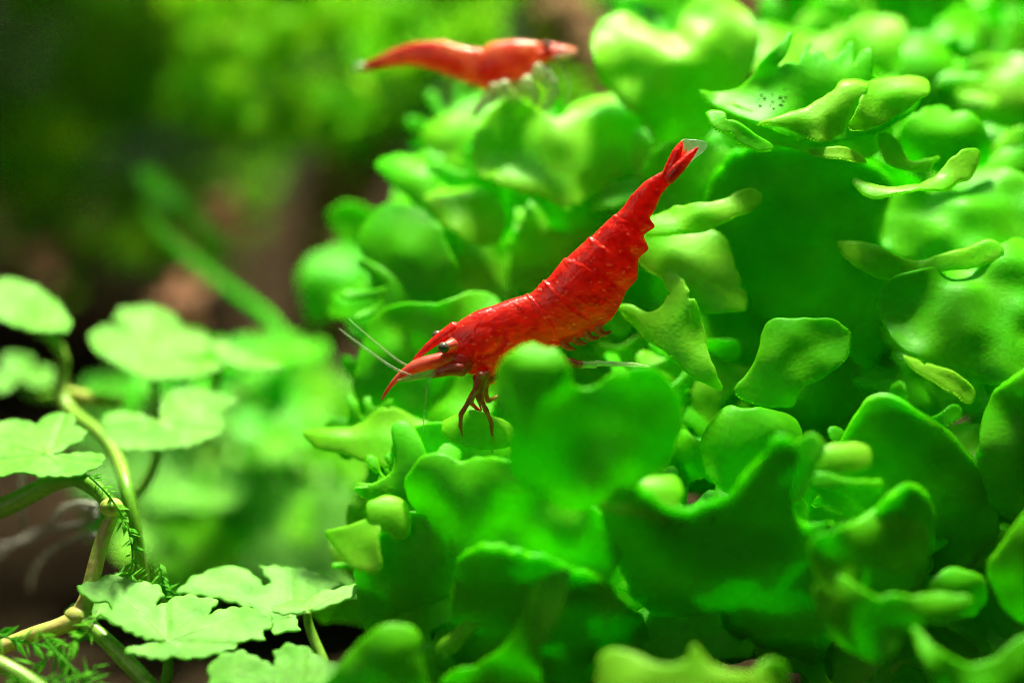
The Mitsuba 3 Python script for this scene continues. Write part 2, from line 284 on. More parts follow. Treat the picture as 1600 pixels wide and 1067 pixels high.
# ------------------------------------------------------------------ liverwort: traced lobes (pixel outlines with a distance and a tilt of their own)
CL = {
    'A': thing('liverwort_clump', 'green lobed liverwort clump that the large sharp red shrimp stands on', 'liverwort'),
    'B': thing('liverwort_clump', 'pale green liverwort clump with blue-white rims under the far shrimp', 'liverwort'),
    'C': thing('liverwort_clump', 'bright liverwort clump with torn spiky edges at the upper right', 'liverwort'),
    'D': thing('liverwort_clump', 'dark shaded liverwort clump filling the bottom right corner', 'liverwort'),
}
LOBES = [
    # clump, z, el, yaw, cv, old, outline
    ('C', 157, 35, 0, -.3, 0, '1440,25 1500,-25 1620,-25 1640,120 1560,150 1480,110'),
    ('C', 155, 40, 10, -.3, 0, '1240,30 1270,-20 1340,-30 1420,-10 1440,60 1380,120 1300,90'),
    ('C', 146, 60, 0, -.2, 0, '1175,40 1240,28 1320,55 1360,100 1340,140 1240,130 1180,110'),
    ('C', 144, 25, -10, -.4, 0, '1322,50 1345,18 1380,12 1412,35 1418,110 1390,170 1330,150'),
    ('C', 142, 25, 10, -.4, 0, '1405,95 1420,62 1450,50 1482,65 1502,110 1490,190 1430,190'),
    ('C', 142, 20, -20, -.4, 0, '1503,105 1530,82 1580,76 1630,90 1640,240 1560,250 1515,190'),
    ('C', 139, 20, 5, -.45, 0, '926,70 938,25 975,6 1012,22 1040,44 1066,30 1085,-5 1130,-20 1168,0 1188,45 1180,100 1150,160 1110,215 1050,235 990,180 940,130'),
    ('C', 132.5, 35, 0, -.2, 0, '1095,132 1135,130 1185,98 1215,65 1240,42 1234,78 1217,100 1240,97 1252,116 1249,92 1270,62 1264,80 1285,76 1298,92 1332,60 1334,100 1350,76 1362,76 1366,114 1392,114 1420,112 1452,115 1440,150 1400,190 1340,215 1240,215 1150,180'),
    ('C', 131, 35, 20, -.3, 0, '1375,115 1420,111 1452,117 1444,150 1405,180 1380,192 1330,200 1350,150'),
    ('C', 131, 55, 0, -.3, 0, '1180,182 1250,165 1310,130 1350,80 1364,78 1362,130 1330,180 1300,205 1230,195'),
    ('C', 129.5, 30, 0, -.2, 0, '1099,172 1116,168 1150,190 1190,213 1213,230 1180,235 1140,217 1112,197'),
    ('C', 132.5, 15, 0, -.2, 0, '1115,165 1200,180 1300,200 1400,190 1390,230 1350,250 1280,240 1200,228 1150,205'),
    ('C', 130, 40, 0, -.2, 0, '1262,238 1300,235 1345,242 1358,250 1320,257 1280,250'),
    ('C', 135.5, 20, 0, -.5, 0, '1408,215 1425,175 1460,162 1500,165 1535,190 1550,250 1480,270 1420,255'),
    ('C', 129.5, 50, 0, -.2, 0, '1332,276 1345,271 1390,284 1440,275 1490,245 1532,228 1527,256 1490,287 1440,302 1390,307 1350,298'),
    ('C', 132, 30, 10, -.2, 0, '1374,210 1400,213 1430,248 1475,238 1450,264 1415,266 1388,250'),
    ('C', 134.5, 45, 0, -.25, 0, '1390,300 1450,290 1520,250 1600,262 1640,330 1600,390 1520,410 1440,400 1380,370'),
    ('C', 136.5, 0, 0, -.1, 1, '1140,250 1220,225 1330,240 1400,300 1430,420 1380,520 1280,560 1180,520 1110,420 1110,310'),
    ('C', 131, 30, 0, -.25, 0, '1307,372 1330,372 1365,386 1395,402 1450,404 1500,392 1550,375 1570,395 1490,425 1440,434 1390,440 1350,426 1322,400'),
    ('C', 129.5, 44, 0, -.2, 0, '1383,445 1440,422 1500,402 1560,378 1640,362 1640,610 1560,592 1500,585 1440,562 1400,535 1380,485'),
    ('C', 126.5, 35, 25, -.2, 0, '1415,548 1450,563 1500,583 1528,610 1521,628 1498,625 1458,602 1428,577'),
    ('C', 140, 10, 0, -.2, 1, '1400,520 1450,580 1440,640 1400,700 1300,720 1230,660 1260,580 1330,520'),
    ('A', 131, 45, 0, -.2, 0, '1000,335 1040,311 1100,309 1150,294 1187,288 1196,298 1170,321 1130,341 1080,352 1020,355'),
    ('A', 132, 45, 0, -.3, 0, '990,365 1060,348 1105,352 1140,390 1165,440 1170,475 1100,480 1040,440 1000,400'),
    ('A', 130.5, 28, -20, -.2, 0, '1032,410 1046,420 1076,450 1092,482 1105,540 1128,608 1088,596 1050,562 1015,532 985,502 966,477 1000,484 1024,482 1040,460'),
    ('A', 127.5, 22, 10, -.3, 0, '1155,605 1180,570 1200,530 1213,497 1250,493 1272,502 1300,500 1325,515 1329,540 1318,568 1280,592 1250,617 1240,634 1200,639 1165,625'),
    ('A', 138, 5, 10, -.1, 1, '1090,470 1160,460 1230,520 1200,600 1120,640 1060,600 1060,520'),
    ('A', 140, 42, 10, -.3, 0, '830,310 870,280 930,275 960,300 955,360 900,420 840,450 800,420 810,360'),
    ('A', 143, 48, -10, -.3, 0, '700,360 750,320 830,290 880,310 860,380 820,440 760,470 700,450'),
    ('A', 141, 40, 0, -.3, 0, '930,240 960,220 1010,225 1060,240 1050,290 1000,330 940,330 910,290'),
    ('A', 138, 15, 0, -.2, 0, '1010,250 1100,220 1170,260 1180,340 1100,380 1020,350'),
    ('A', 138, 25, -10, -.35, 0, '556,370 570,330 600,308 640,315 682,340 705,400 715,460 690,500 620,490 575,440'),
    ('A', 139, 42, 10, -.3, 0, '640,380 690,340 750,350 800,400 820,450 780,500 700,500 650,460'),
    ('A', 135, 16, 0, -.3, 0, '552,575 565,520 585,488 622,475 665,476 700,470 750,452 778,462 790,500 830,560 850,640 800,720 700,745 610,725 555,690 540,655 560,630 548,612'),
    ('A', 133, 55, 0, -.2, 0, '470,660 540,655 600,643 680,655 740,690 700,730 620,730 540,705 495,690'),
    ('A', 131, 25, 0, -.2, 0, '620,680 700,660 790,690 810,740 760,780 670,760 610,730'),
    ('A', 129.5, 50, 0, -.3, 0, '690,655 730,640 775,648 802,655 800,685 770,705 720,700'),
    ('A', 119.5, 14, 5, -.25, 0, '778,595 795,561 822,545 850,540 876,551 892,575 905,602 940,594 975,576 1010,571 1042,590 1062,620 1069,660 1056,710 1020,748 950,785 890,800 830,770 795,730 800,680 785,640'),
    ('A', 124, 10, -15, -.25, 0, '626,765 640,726 672,713 702,722 742,714 800,722 870,740 930,790 970,850 950,910 880,930 790,900 700,860 650,815'),
    ('A', 128, 25, 0, -.3, 0, '1093,692 1105,660 1135,637 1182,631 1222,640 1253,660 1250,700 1205,735 1150,775 1108,745'),
    ('A', 125, 35, -15, -.3, 0, '503,824 520,819 548,816 576,807 590,830 594,870 591,892 560,887 530,866 510,845'),
    ('A', 125.5, 35, 10, -.4, 0, '571,802 580,775 600,768 626,775 640,800 636,835 600,840'),
    ('A', 127, -10, -10, -.2, 1, '550,885 600,835 660,828 705,850 745,890 770,930 730,1000 690,1040 620,1030 570,970'),
    ('A', 124, 35, 0, -.2, 0, '680,1015 735,958 778,933 783,960 748,984 705,1022'),
    ('D', 123, -22, 0, -.2, 1, '940,785 955,757 985,778 1040,800 1085,806 1122,797 1160,768 1195,732 1225,708 1250,722 1243,765 1237,795 1257,832 1300,828 1340,818 1380,797 1420,787 1457,810 1467,850 1455,895 1420,930 1330,960 1290,1030 1180,1060 1060,1010 980,930 950,860'),
    ('D', 119.5, 20, 20, -.3, 0, '1262,850 1300,828 1340,817 1380,796 1420,786 1457,809 1468,850 1456,893 1420,930 1340,940 1280,920'),
    ('D', 122, 45, 0, -.3, 0, '945,790 960,757 1000,752 1045,733 1062,745 1060,790 1040,812 1000,805'),
    ('D', 121, 20, -25, -.3, 0, '1230,745 1245,690 1275,678 1288,700 1275,742 1245,792 1225,790'),
    ('D', 122.5, 40, 15, -.3, 0, '1265,745 1284,693 1320,689 1346,695 1356,715 1345,737 1310,748'),
    ('D', 122, 35, 0, -.2, 0, '1260,745 1300,746 1350,748 1381,749 1377,768 1330,766 1280,768'),
    ('D', 122, 25, 10, -.2, 0, '1258,755 1290,758 1325,772 1366,804 1325,800 1285,786'),
    ('D', 118, 15, 0, -.3, 0, '1276,922 1290,903 1322,906 1360,926 1420,932 1490,924 1522,938 1490,968 1420,990 1385,1035 1345,1030 1305,1000 1282,962'),
    ('D', 122, 15, 10, -.5, 0, '1453,920 1470,896 1500,889 1530,899 1545,925 1530,960 1480,960'),
    ('D', 116.5, 30, 0, -.1, 0, '1428,978 1440,985 1460,1010 1500,1032 1545,1035 1620,990 1640,1100 1500,1110 1450,1060'),
    ('D', 121, 10, -25, -.3, 0, '1630,770 1590,812 1555,860 1540,890 1545,930 1580,970 1640,970'),
    ('D', 115, 40, 0, -.3, 0, '934,1030 945,1013 982,1011 1030,1032 1072,1028 1084,1007 1105,1030 1160,1042 1230,1030 1230,1090 1100,1130 960,1110'),
    ('D', 118, 12, 0, -.3, 0, '505,1075 560,1010 600,985 640,984 659,1003 665,1045 690,1130 560,1150 500,1120'),
    ('D', 119.5, 20, -20, -.2, 0, '690,1065 765,1022 810,985 832,950 846,902 868,889 884,895 875,950 850,1020 830,1090 740,1110'),
    ('D', 128, -15, 0, -.2, 1, '1380,640 1450,660 1520,720 1560,800 1530,900 1440,900 1330,820 1300,740 1330,670'),
    ('D', 127, -10, -20, -.2, 1, '1560,620 1640,600 1640,820 1570,820 1530,720'),
    ('D', 124, -18, 0, -.2, 1, '740,880 850,880 950,920 1010,1010 1000,1100 850,1120 740,1080 700,980'),
    ('B', 141, 44, -15, -.4, 0, '588,247 600,230 622,227 650,240 672,257 690,300 690,340 655,325 620,292 597,270'),
    ('B', 139.5, 49, -10, -.4, 0, '658,292 667,263 690,255 722,268 760,296 785,322 785,360 740,380 700,365 673,332'),
    ('B', 143, 29, -15, -.45, 0, '646,222 660,190 690,172 720,170 755,185 780,230 780,290 720,290 670,260'),
    ('B', 147, 34, 0, -.4, 0, '705,180 725,145 755,132 790,150 800,200 770,260 720,250'),
    ('B', 139, 44, 5, -.4, 0, '740,215 755,175 790,152 822,160 850,178 876,178 890,152 930,138 970,134 996,150 1008,185 1005,240 950,275 900,310 810,300 750,270'),
    ('B', 140, 39, 15, -.4, 0, '990,215 1008,190 1036,183 1056,196 1066,235 1060,290 1010,290 990,255'),
    ('B', 141, 49, 10, -.3, 0, '945,255 960,235 990,240 1015,270 1020,320 980,340 945,310'),
]
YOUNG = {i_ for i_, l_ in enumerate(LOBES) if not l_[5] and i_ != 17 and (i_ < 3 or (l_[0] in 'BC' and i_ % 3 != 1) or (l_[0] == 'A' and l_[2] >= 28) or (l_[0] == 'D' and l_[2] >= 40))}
for n_, (c, z, el, yaw, cv, darken, o) in enumerate(LOBES):
    add('lobe', lobe(pts(o), z, el, yaw, cv=cv, seed=n_ + 1), 'mat_thallus_young' if n_ in YOUNG else 'mat_thallus', CL[c])
    if darken:                                  # backing copies added close behind to block light and darken the lobe
        for k_ in (1, 2):
            p_ = pts(o); m_ = p_.mean(0)
            add('lobe', lobe(m_ + (p_ - m_) * (1 - .006 * k_) + [0, -3 * k_], z + .34 * k_, el, yaw, cv=cv, seed=n_ + 1), 'mat_thallus', CL[c])

# the fronds between and beneath them
rng = random.Random(11)
def mound(px, py):
    return float(np.interp(py, [-20, 150, 300, 600, 850, 1080], [155, 147, 140.5, 134.5, 127.5, 121.5]))
def fill(c, x0, x1, y0, y1, n, dz=(1, 7), size=(3.5, 6.5), darken=0.3):
    for k in range(n):
        px, py = rng.uniform(x0, x1), rng.uniform(y0, y1)
        o = P(px, py, mound(px, py) + rng.uniform(*dz))
        add('lobe', frond(rng, o, rng.uniform(0, 55), rng.uniform(-45, 45), rng.uniform(-45, 45), rng.uniform(*size), rng.randint(100, 9999)),
            'mat_thallus_young' if rng.random() > (darken + .5 if darken < .6 else .92) else 'mat_thallus', CL[c])
fill('C', 1000, 1620, -30, 300, 52, dz=(-5, 3), size=(2.8, 5.5))
fill('C', 1150, 1620, 300, 600, 26, dz=(1, 7), darken=0.5, size=(3, 6))
fill('C', 1370, 1640, 500, 720, 14, dz=(0, 6), size=(3, 5.5))
fill('B', 700, 1014, 190, 330, 20, dz=(0, 4), size=(2.5, 4.5))
fill('A', 560, 1150, 350, 720, 46, dz=(0.5, 6), size=(2.8, 5.5))
fill('A', 560, 1200, 700, 900, 26, dz=(0, 6), darken=.7, size=(3, 5.5))
fill('D', 600, 1620, 700, 1080, 46, dz=(1, 8), darken=0.9)
fill('D', 620, 1620, 620, 1080, 44, dz=(7, 16), size=(6, 9))
fill('A', 620, 1300, 400, 720, 24, dz=(8, 16), size=(6, 9))

def on_surface(px, py, keys):
    best = None
    for k in keys:
        v = meshkit.WRITTEN[scene[k]['filename']][0] / S
        d = v - CAM; z = d @ FWD
        sx, sy = 800 + d @ RGT / z / K, 533.5 - d @ UPC / z / K
        e = np.hypot(sx - px, sy - py)
        i = np.where(e < 9)[0]
        if len(i) and (best is None or z[i].min() < best[0]):
            j = i[np.argmin(z[i])]; best = (z[j], v[j])
    return None if best is None else best[1]
for c_, spots in (('C', '1180,150 1188,142 1194,152 1201,145 1206,155 1213,147 1219,139 1224,152 1184,160 1198,160 1210,163 1216,157 1178,156 1230,145'), ('D', '1056,815 1060,822 1064,817 1108,810 1113,818 1120,812 1059,827')):
    ms = []
    for i_, (x, y) in enumerate(pts(spots)):
        p_ = on_surface(x, y, [k for k in scene if k.startswith(CL[c_] + '__lobe')])
        if p_ is not None: ms.append(ball(p_ - FWD * .04, .07 + .03 * (i_ % 3), 1, (1, .8, .8)))
    add('algae_specks', join(ms), 'mat_speck', CL[c_], kind='stuff', label='small dark specks of algae')

# ------------------------------------------------------------------ pennywort
def leaf_outline(R, rng, lobes=3, depth=0.5):
    th = np.linspace(-2.55, 2.55, 220)
    c = np.linspace(-1.75, 1.75, lobes)
    d = np.abs(th[:, None] - c).min(1) / (3.5 / (lobes - 1) / 2)
    r = 1 - depth * np.clip(d, 0, 1.25) ** 2.2
    r = r * (1 + 0.055 * np.cos(th * 8.2 + rng.uniform(0, 6))) * (1 + 0.05 * np.sin(th * 2 + rng.uniform(0, 6)))
    q = np.stack([np.sin(th) * r, np.cos(th) * r], 1) * R
    return np.vstack([q, [[0.03 * R, -0.02 * R], [-0.03 * R, -0.02 * R]]])

def scallop(q, amp=.17, period=1.05, seed=0):
    q = resample(np.vstack([q, q[:1]]), .06)[:-1]
    s = np.arange(len(q)) * .06
    d = np.roll(q, -3, 0) - np.roll(q, 3, 0); d /= np.linalg.norm(d, axis=1, keepdims=True) + 1e-9
    o = np.stack([d[:, 1], -d[:, 0]], 1) * (1 if Polygon(q).exterior.is_ccw else -1)
    w = s / period + 1.2 * meshkit.noise(np.stack([s / 3, s * 0 + seed, s * 0], 1), seed)
    return q + o * (amp * (np.abs(np.sin(np.pi * w)) - .5))[:, None]

def leaf_mesh(q, o, u, v, n, R, seed, cup=0.10, th=0.17, lobes=3):
    q = scallop(q, seed=seed)
    c = np.linspace(-1.75, 1.75, lobes)
    def relief(a, de):
        r = np.linalg.norm(a, axis=1); th_ = np.arctan2(a[:, 0], a[:, 1])
        off = np.abs(th_[:, None] - c).min(1) * r
        return cup * r * r / R - 0.11 * np.exp(-(off / 0.15) ** 2) * np.clip(r, 0, 1) + 0.5 * (meshkit.fbm(np.column_stack([a / (0.6 * R), np.full(len(a), seed)]), 3, seed) - .5) * R * 0.2
    from shapely.geometry import LineString
    poly = Polygon(q).buffer(0)
    veins = []
    for t_ in np.linspace(-2.3, 2.3, 9):
        far = poly.intersection(LineString([(0.02 * math.sin(t_), 0.02 * math.cos(t_)), (3 * R * math.sin(t_), 3 * R * math.cos(t_))]))
        part = min(getattr(far, 'geoms', [far]), key=lambda g_: Polygon(q).centroid.distance(g_) * 0 + math.hypot(*g_.coords[0])) if not far.is_empty else None
        if part is None or part.geom_type != 'LineString' or math.hypot(*part.coords[0]) > .4 or part.length < R * .3: continue
        r_ = np.linspace(0.03, part.length * .86, 12)
        bend = .05 * part.length * np.sin(r_ / part.length * 3 + seed + t_ * 3)
        a_ = np.stack([np.sin(t_) * r_ + np.cos(t_) * bend * r_ / part.length, np.cos(t_) * r_ - np.sin(t_) * bend * r_ / part.length], 1)
        d_ = relief(a_, np.full(12, 9.0)) + th / 2 - .012
        veins.append(tube(o + a_[:, :1] * u + a_[:, 1:] * v + d_[:, None] * n, np.linspace(.055, .02, 12), 6))
    return shell(q, o, u, v, n, relief, th, h=max(0.2, R / 26)), veins

def add_leaf(plant, made, mat, label=None):
    k = add('leaf', made[0], mat, plant, label=label)
    if made[1]: add('veins', join(made[1]), 'mat_stem', k)
    return k

def leaf(plant, px, py, z, R, heading, el=75, yaw=0, seed=0, lobes=3, depth=.5, foot=None, cup=.1, mat='mat_leaf', label=None):
    rg = random.Random(seed)
    u, v, n = frame(el, yaw)
    a = math.radians(heading)
    u2, v2 = u * math.cos(a) + v * math.sin(a), v * math.cos(a) - u * math.sin(a)
    o = P(px, py, z)
    k = add_leaf(plant, leaf_mesh(leaf_outline(R, rg, lobes, depth), o, u2, v2, n, R, seed, cup, lobes=lobes), mat, label)
    if foot is not None:
        f = P(*foot)
        mid = (o + f) / 2 + np.array([rg.uniform(-.6, .6), 0.3, -0.8])
        add('petiole', tube([o - n * 0.05, o - n * 0.9 + (mid - o) * .15, mid, f], [.22, .28, .34, .38], 12), 'mat_stem', k)
    return k

PW = thing('pennywort_plant', 'creeping pennywort in sharp focus at lower left with knotted stem and white roots', 'pennywort')
def traced_leaf(plant, outline, root, z, el, yaw, seed, foot=None, cup=.05, label=None):
    u, v, n = frame(el, yaw)
    o, p3 = unproject(np.vstack([pts(outline), [root]]), z, n)
    o = p3[-1]; p3 = p3[:-1]
    q = np.stack([(p3 - o) @ u, (p3 - o) @ v], 1)
    k = add_leaf(plant, leaf_mesh(q, o, u, v, n, max(np.ptp(q[:, 0]), np.ptp(q[:, 1])) * .55, seed, cup=cup), 'mat_leaf', label)
    if foot is not None:
        f = P(*foot); m = (o + f) / 2 + np.array([.4, .2, -.3])
        add('petiole', tube([o - n * .05, o - n * .5 + (m - o) * .2, m, f], [.24, .3, .34, .38]), 'mat_stem', k)
    return k
traced_leaf(PW, '256,1004 231,1002 198,989 165,973 157,963 176,956 170,947 147,946 128,938 121,923 140,916 154,912 170,904 190,901 203,906 209,914 226,912 245,916 253,922 258,930 249,936 247,945 243,951 256,942 275,934 297,931 319,937 330,935 341,938 338,948 330,956 322,963 344,953 358,950 371,950 385,950 397,954 403,960 413,962 425,968 429,976 423,985 411,988 414,995 415,1003 396,1004 386,1004 377,1007 370,1013 363,1018 345,1024 330,1028 313,1031 297,1033 282,1030 269,1029 252,1033 236,1032 222,1028 209,1025 191,1018 203,1013 220,1009',
            (262, 1006), 127.5, 68, 10, 3, (238, 1090, 127), label='sharp pale pennywort leaf with three toothed lobes')
leaf(PW, 150, 968, 130, 2.2, 60, 74, 0, 8, depth=.3)
traced_leaf(PW, '275,936 300,910 340,894 375,892 400,905 414,919 424,914 404,891 430,887 470,889 500,899 520,911 547,920 520,936 480,950 462,965 470,985 430,992 415,978 395,954 340,942', (455, 965), 131.5, 70, 5, 5)
traced_leaf(PW, '425,957 445,941 478,938 500,925 530,922 548,917 566,919 569,926 540,939 505,951 470,958 440,962', (480, 956), 128, 78, 25, 4, (508, 1100, 125.5))
traced_leaf(PW, '326,1047 345,1027 380,1021 412,1034 430,1042 428,1020 448,1008 478,1013 492,1022 505,1030 520,1034 548,1045 545,1110 430,1130 330,1110', (470, 1085), 123.5, 62, 0, 6)
traced_leaf(PW, '-25,668 30,660 58,666 80,651 108,651 120,659 116,668 136,676 131,690 102,704 86,714 130,709 158,711 167,722 150,736 118,747 60,750 40,742 0,747 -35,742', (75, 715), 133, 75, -5, 7, (165, 790, 131))
RUN = [P(185, 792, 130), P(165, 830, 130), P(150, 880, 129.5), P(137, 930, 129), P(122, 962, 128.5), P(70, 985, 128), P(0, 1012, 127.5), P(-60, 1035, 127)]
st = add('runner', tube(RUN, [.42, .46, .5, .52, .62, .5, .48, .5], 16, n=90), 'mat_runner', PW, label='yellow speckled creeping stem with knots')
add('knot', ball(P(174, 792, 129.8), .75, 3, (1, .9, .8)), 'mat_runner', st)
add('knot', ball(P(122, 962, 128.4), .8, 3, (1.1, .9, .8)), 'mat_runner', st)
add('runner', tube([P(122, 964, 128.4), P(160, 995, 127.6), P(200, 1035, 126.8), P(250, 1090, 126)], [.45, .5, .55, .55], 16), 'mat_stem', PW)
add('runner', tube([P(-30, 1025, 124), P(20, 1048, 123.5), P(80, 1090, 123)], [.5, .5, .5], 14), 'mat_stem', PW)
add('runner', tube([P(168, 788, 130), P(150, 762, 130.5), P(115, 748, 131.5), P(60, 765, 132.5), P(-30, 800, 133)], [.42, .46, .5, .62, .7], 16), 'mat_stem', PW)
for r_ in ('150,790 95,800 60,835 0,852 -30,860', '150,805 110,822 60,830 20,850 -20,880', '148,835 110,845 70,870 50,900 48,920', '150,800 120,790 95,792', '35,690 34,800 38,830'):
    p_ = pts(r_)
    add('root', tube([P(x, y, 136 + 3 * i) for i, (x, y) in enumerate(p_)], np.linspace(.22, .12, len(p_)), 8), 'mat_root', PW)

PX = thing('pennywort_plant', 'blurred pennywort behind the sharp leaf with flat leaves seen nearly edge on', 'pennywort')
traced_leaf(PX, '138,530 160,515 208,521 176,506 190,489 240,484 275,500 282,515 322,526 332,545 322,556 272,560 340,570 347,586 290,592 235,594 190,577 150,556', (232, 556), 145, 77, 5, 11, (240, 700, 146))
traced_leaf(PX, '322,538 345,529 380,549 420,569 444,582 430,588 390,583 350,568', (345, 548), 143.5, 74, 20, 13, (300, 690, 145))
traced_leaf(PX, '158,656 185,645 225,650 250,662 251,630 262,614 290,605 325,613 374,629 352,645 345,653 351,668 343,683 318,693 295,701 255,704 215,706 180,703 164,691', (250, 665), 139, 68, 0, 14, (215, 770, 140))
traced_leaf(PX, '-30,456 20,446 60,455 90,474 113,505 106,521 60,521 0,503 -40,503', (70, 512), 142.5, 75, 5, 15, (98, 580, 142))
leaf(PX, 30, 592, 150, 2.6, 10, 66, 5, 16, foot=(95, 620, 148))
rg = random.Random(9)
for k_ in range(7):
    leaf(PX, rg.uniform(150, 480), rg.uniform(540, 680), 155 + rg.uniform(0, 10), rg.uniform(3, 5), rg.uniform(-180, 180), rg.uniform(60, 82), rg.uniform(-20, 20), 90 + k_, mat='mat_thallus')
add('runner', tube([P(60, 520, 141.5), P(98, 570, 142), P(96, 612, 142), P(145, 668, 139), P(185, 720, 136), P(198, 765, 133.5), P(215, 850, 133), P(220, 960, 134)], [.38, .4, .5, .42, .42, .42, .42, .42], 14), 'mat_stem', PX)
add('runner', tube([P(96, 612, 142), P(150, 625, 144), P(190, 628, 147)], [.5, .5, .45], 12), 'mat_runner', PX)
rg = random.Random(5)
for k_ in range(32):
    x, y = rg.uniform(210, 560), rg.uniform(590, 900)
    leaf(PX, x, y, 158 + (900 - y) * 0.035 + rg.uniform(0, 6), rg.uniform(3.5, 6), rg.uniform(-180, 180), rg.uniform(30, 80), rg.uniform(-30, 30), 30 + k_, mat='mat_thallus_young' if k_ % 2 else 'mat_leaf', foot=(x + rg.uniform(-25, 25), y + 130, 166), depth=.4)

PY = thing('pennywort_plant', 'far out of focus pennywort shoot slanting across the dark gap at left', 'pennywort')
add('runner', tube([P(228, 318, 170), P(242, 350, 168), P(300, 405, 166), P(380, 465, 163), P(435, 515, 160), P(450, 590, 158)], [.22, .3, .34, .36, .45, .4], 14), 'mat_thallus', PY)
add('leaf', lobe(pts('212,264 232,254 262,283 292,310 320,345 352,374 354,393 336,390 300,352 262,320 232,298'), 172, 40, 20, cv=-.1, th=.2, seed=61), 'mat_thallus', PY)
add('leaf', lobe(pts('466,430 490,395 540,372 600,385 590,430 540,480 490,500'), 158, 30, 10, th=.2, seed=63), 'mat_thallus', PY)
add('leaf', lobe(pts('518,455 560,452 612,460 612,478 560,480 524,468'), 142, 60, 0, th=.2, seed=64), 'mat_thallus', PY)

# ------------------------------------------------------------------ shrimps
def shrimp_body(D, V, z, el, yaw, segs, wid, n=230, sides=72, flare=.045, mark=None):
    u, v, nn = frame(el, yaw)
    o = P(*D[len(D) // 2], z)
    def plane(p):
        rays = FWD + (p[:, :1] - 800) * K * RGT + (533.5 - p[:, 1:]) * K * UPC
        return CAM + rays * ((o - CAM) @ nn / (rays @ nn))[:, None]
    D3, V3 = plane(D), plane(V)
    t = np.arange(len(D)); tt = np.linspace(0, len(D) - 1, n)
    Dd, Vv = PchipInterpolator(t, D3)(tt), PchipInterpolator(t, V3)(tt)
    M, H = (Dd + Vv) / 2, (Dd - Vv) / 2
    hh = np.linalg.norm(H, axis=1)
    W = PchipInterpolator(*zip(*wid))(tt) * hh
    ph = np.arange(sides) * 2 * np.pi / sides
    c, s = np.cos(ph), np.sin(ph)
    lat = np.sign(s) * np.abs(s) ** 0.85 * np.where(c < 0, 1 - 0.22 * c * c, 1)
    TT = tt[:, None] + 0 * ph
    side = np.abs(s)[None]
    k = np.zeros_like(TT)
    for a, b, bow in segs:                      # from the rear edge a to the front edge b of a segment
        aa = a + bow * side ** 2
        x = np.clip((b - TT) / (b - aa), 0, 1)
        k = np.maximum(k, np.where((TT > aa) & (TT <= b + .6), x ** 1.5, 0))
    for a, b, bow in segs:
        k = k + .32 * np.exp(-((TT - a - bow * side ** 2 - .12) / .13) ** 2)
    k = 1 + flare * k * np.where(c[None] > -0.75, 1, .2)
    v3 = M[:, None] + H[:, None] * (c[None] * k)[..., None] + nn * (W[:, None] * lat[None] * k)[..., None]
    if mark is not None:                        # the curved furrow on the side of the carapace
        rr = np.hypot((TT - mark[0]) / mark[2], (c[None] - mark[1]) / mark[3])
        k_ = np.exp(-((rr - 1) / .16) ** 2) * (side > .4) * (TT < mark[0] + .4)
        v3 = v3 - nn * (np.sign(s)[None] * .09 * k_)[..., None]
    nrm = meshkit.fbm(v3 / 0.8, 3, 4) - .5
    out = v3 - M[:, None]; out /= np.linalg.norm(out, axis=2, keepdims=True) + 1e-9
    v3 = v3 + out * (0.05 * nrm)[..., None]
    i, j = np.meshgrid(np.arange(n - 1), np.arange(sides), indexing='ij')
    q = np.stack([i * sides + j, i * sides + (j + 1) % sides, (i + 1) * sides + (j + 1) % sides, (i + 1) * sides + j], -1).reshape(-1, 4)
    vv = np.vstack([v3.reshape(-1, 3), M[:1], M[-1:]])
    jj = np.arange(sides); j1 = (jj + 1) % sides; e = (n - 1) * sides
    caps = np.vstack([np.stack([jj * 0 + n * sides, j1, jj], 1), np.stack([jj * 0 + n * sides + 1, e + jj, e + j1], 1)])
    return (vv, np.vstack([q[:, [0, 1, 2]], q[:, [0, 2, 3]], caps])), plane, nn

def limb(parent, name, plane, nn, path, radii, off=0.0, mat='mat_limb', sides=10, spread=0.0, label=None):
    p = plane(pts(path) if isinstance(path, str) else path)
    radii = np.broadcast_to(np.asarray(radii, float), (len(p),))
    if name == 'leg':
        t = np.arange(len(p)); tt = np.sort(np.concatenate([t, t[:-1] + .1, t[:-1] + .5, t[1:] - .1]))
        rr = np.interp(tt, t, radii) * np.where(np.abs(tt - np.round(tt)) > .3, .8, 1.0)
        p = np.stack([np.interp(tt, t, p[:, k]) for k in range(3)], 1); radii = rr
        p = p + nn * (off + spread * np.linspace(0, 1, len(p)))[:, None]
        return add(name, tube(p, radii, sides, smooth_path=False), mat, parent, label=label)
    p = p + nn * (off + spread * np.linspace(0, 1, len(p)))[:, None]
    return add(name, tube(p, radii, sides), mat, parent, label=label)

SH = thing('red_shrimp', 'large sharp deep red shrimp climbing head down over the green lobes', 'shrimp')
DV = pts('1046,262 1030,271 1008,284 990,302 975,323 961,336 945,350 925,369 906,386 890,399 872,418 858,434 845,445 834,455 822,462 804,467 785,473 768,479 750,484 735,491 722,499 711,507 703,513 697,519 692,528')
VV = pts('1047,288 1032,307 1024,326 1016,341 1023,354 1006,369 1013,388 997,406 996,432 978,456 970,474 957,496 925,518 896,533 868,543 838,560 806,576 778,584 752,587 735,585 719,579 708,568 702,558 696,549 692,541')
segs = [(0.3, 3.2, 0), (3.1, 5.1, -.1), (5.0, 7.2, -.1), (7.1, 9.4, .25), (9.3, 12.0, -.3), (11.4, 13.9, .4), (13.7, 19.5, -.2)]
wid = [(0, .42), (3, .42), (6, .46), (9, .46), (13, .5), (16, .52), (19, .5), (21, .5), (23, .5)]
body, pl, nn = shrimp_body(DV, VV, 129.0, 10, 6, segs, wid, mark=(18.2, .1, 1.7, .42))
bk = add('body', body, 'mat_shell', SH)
add('rostrum', tube(pl(pts('712,511 694,523 676,536 660,550 646,562')), [.42, .36, .28, .2, .07], 12), 'mat_shell', SH)
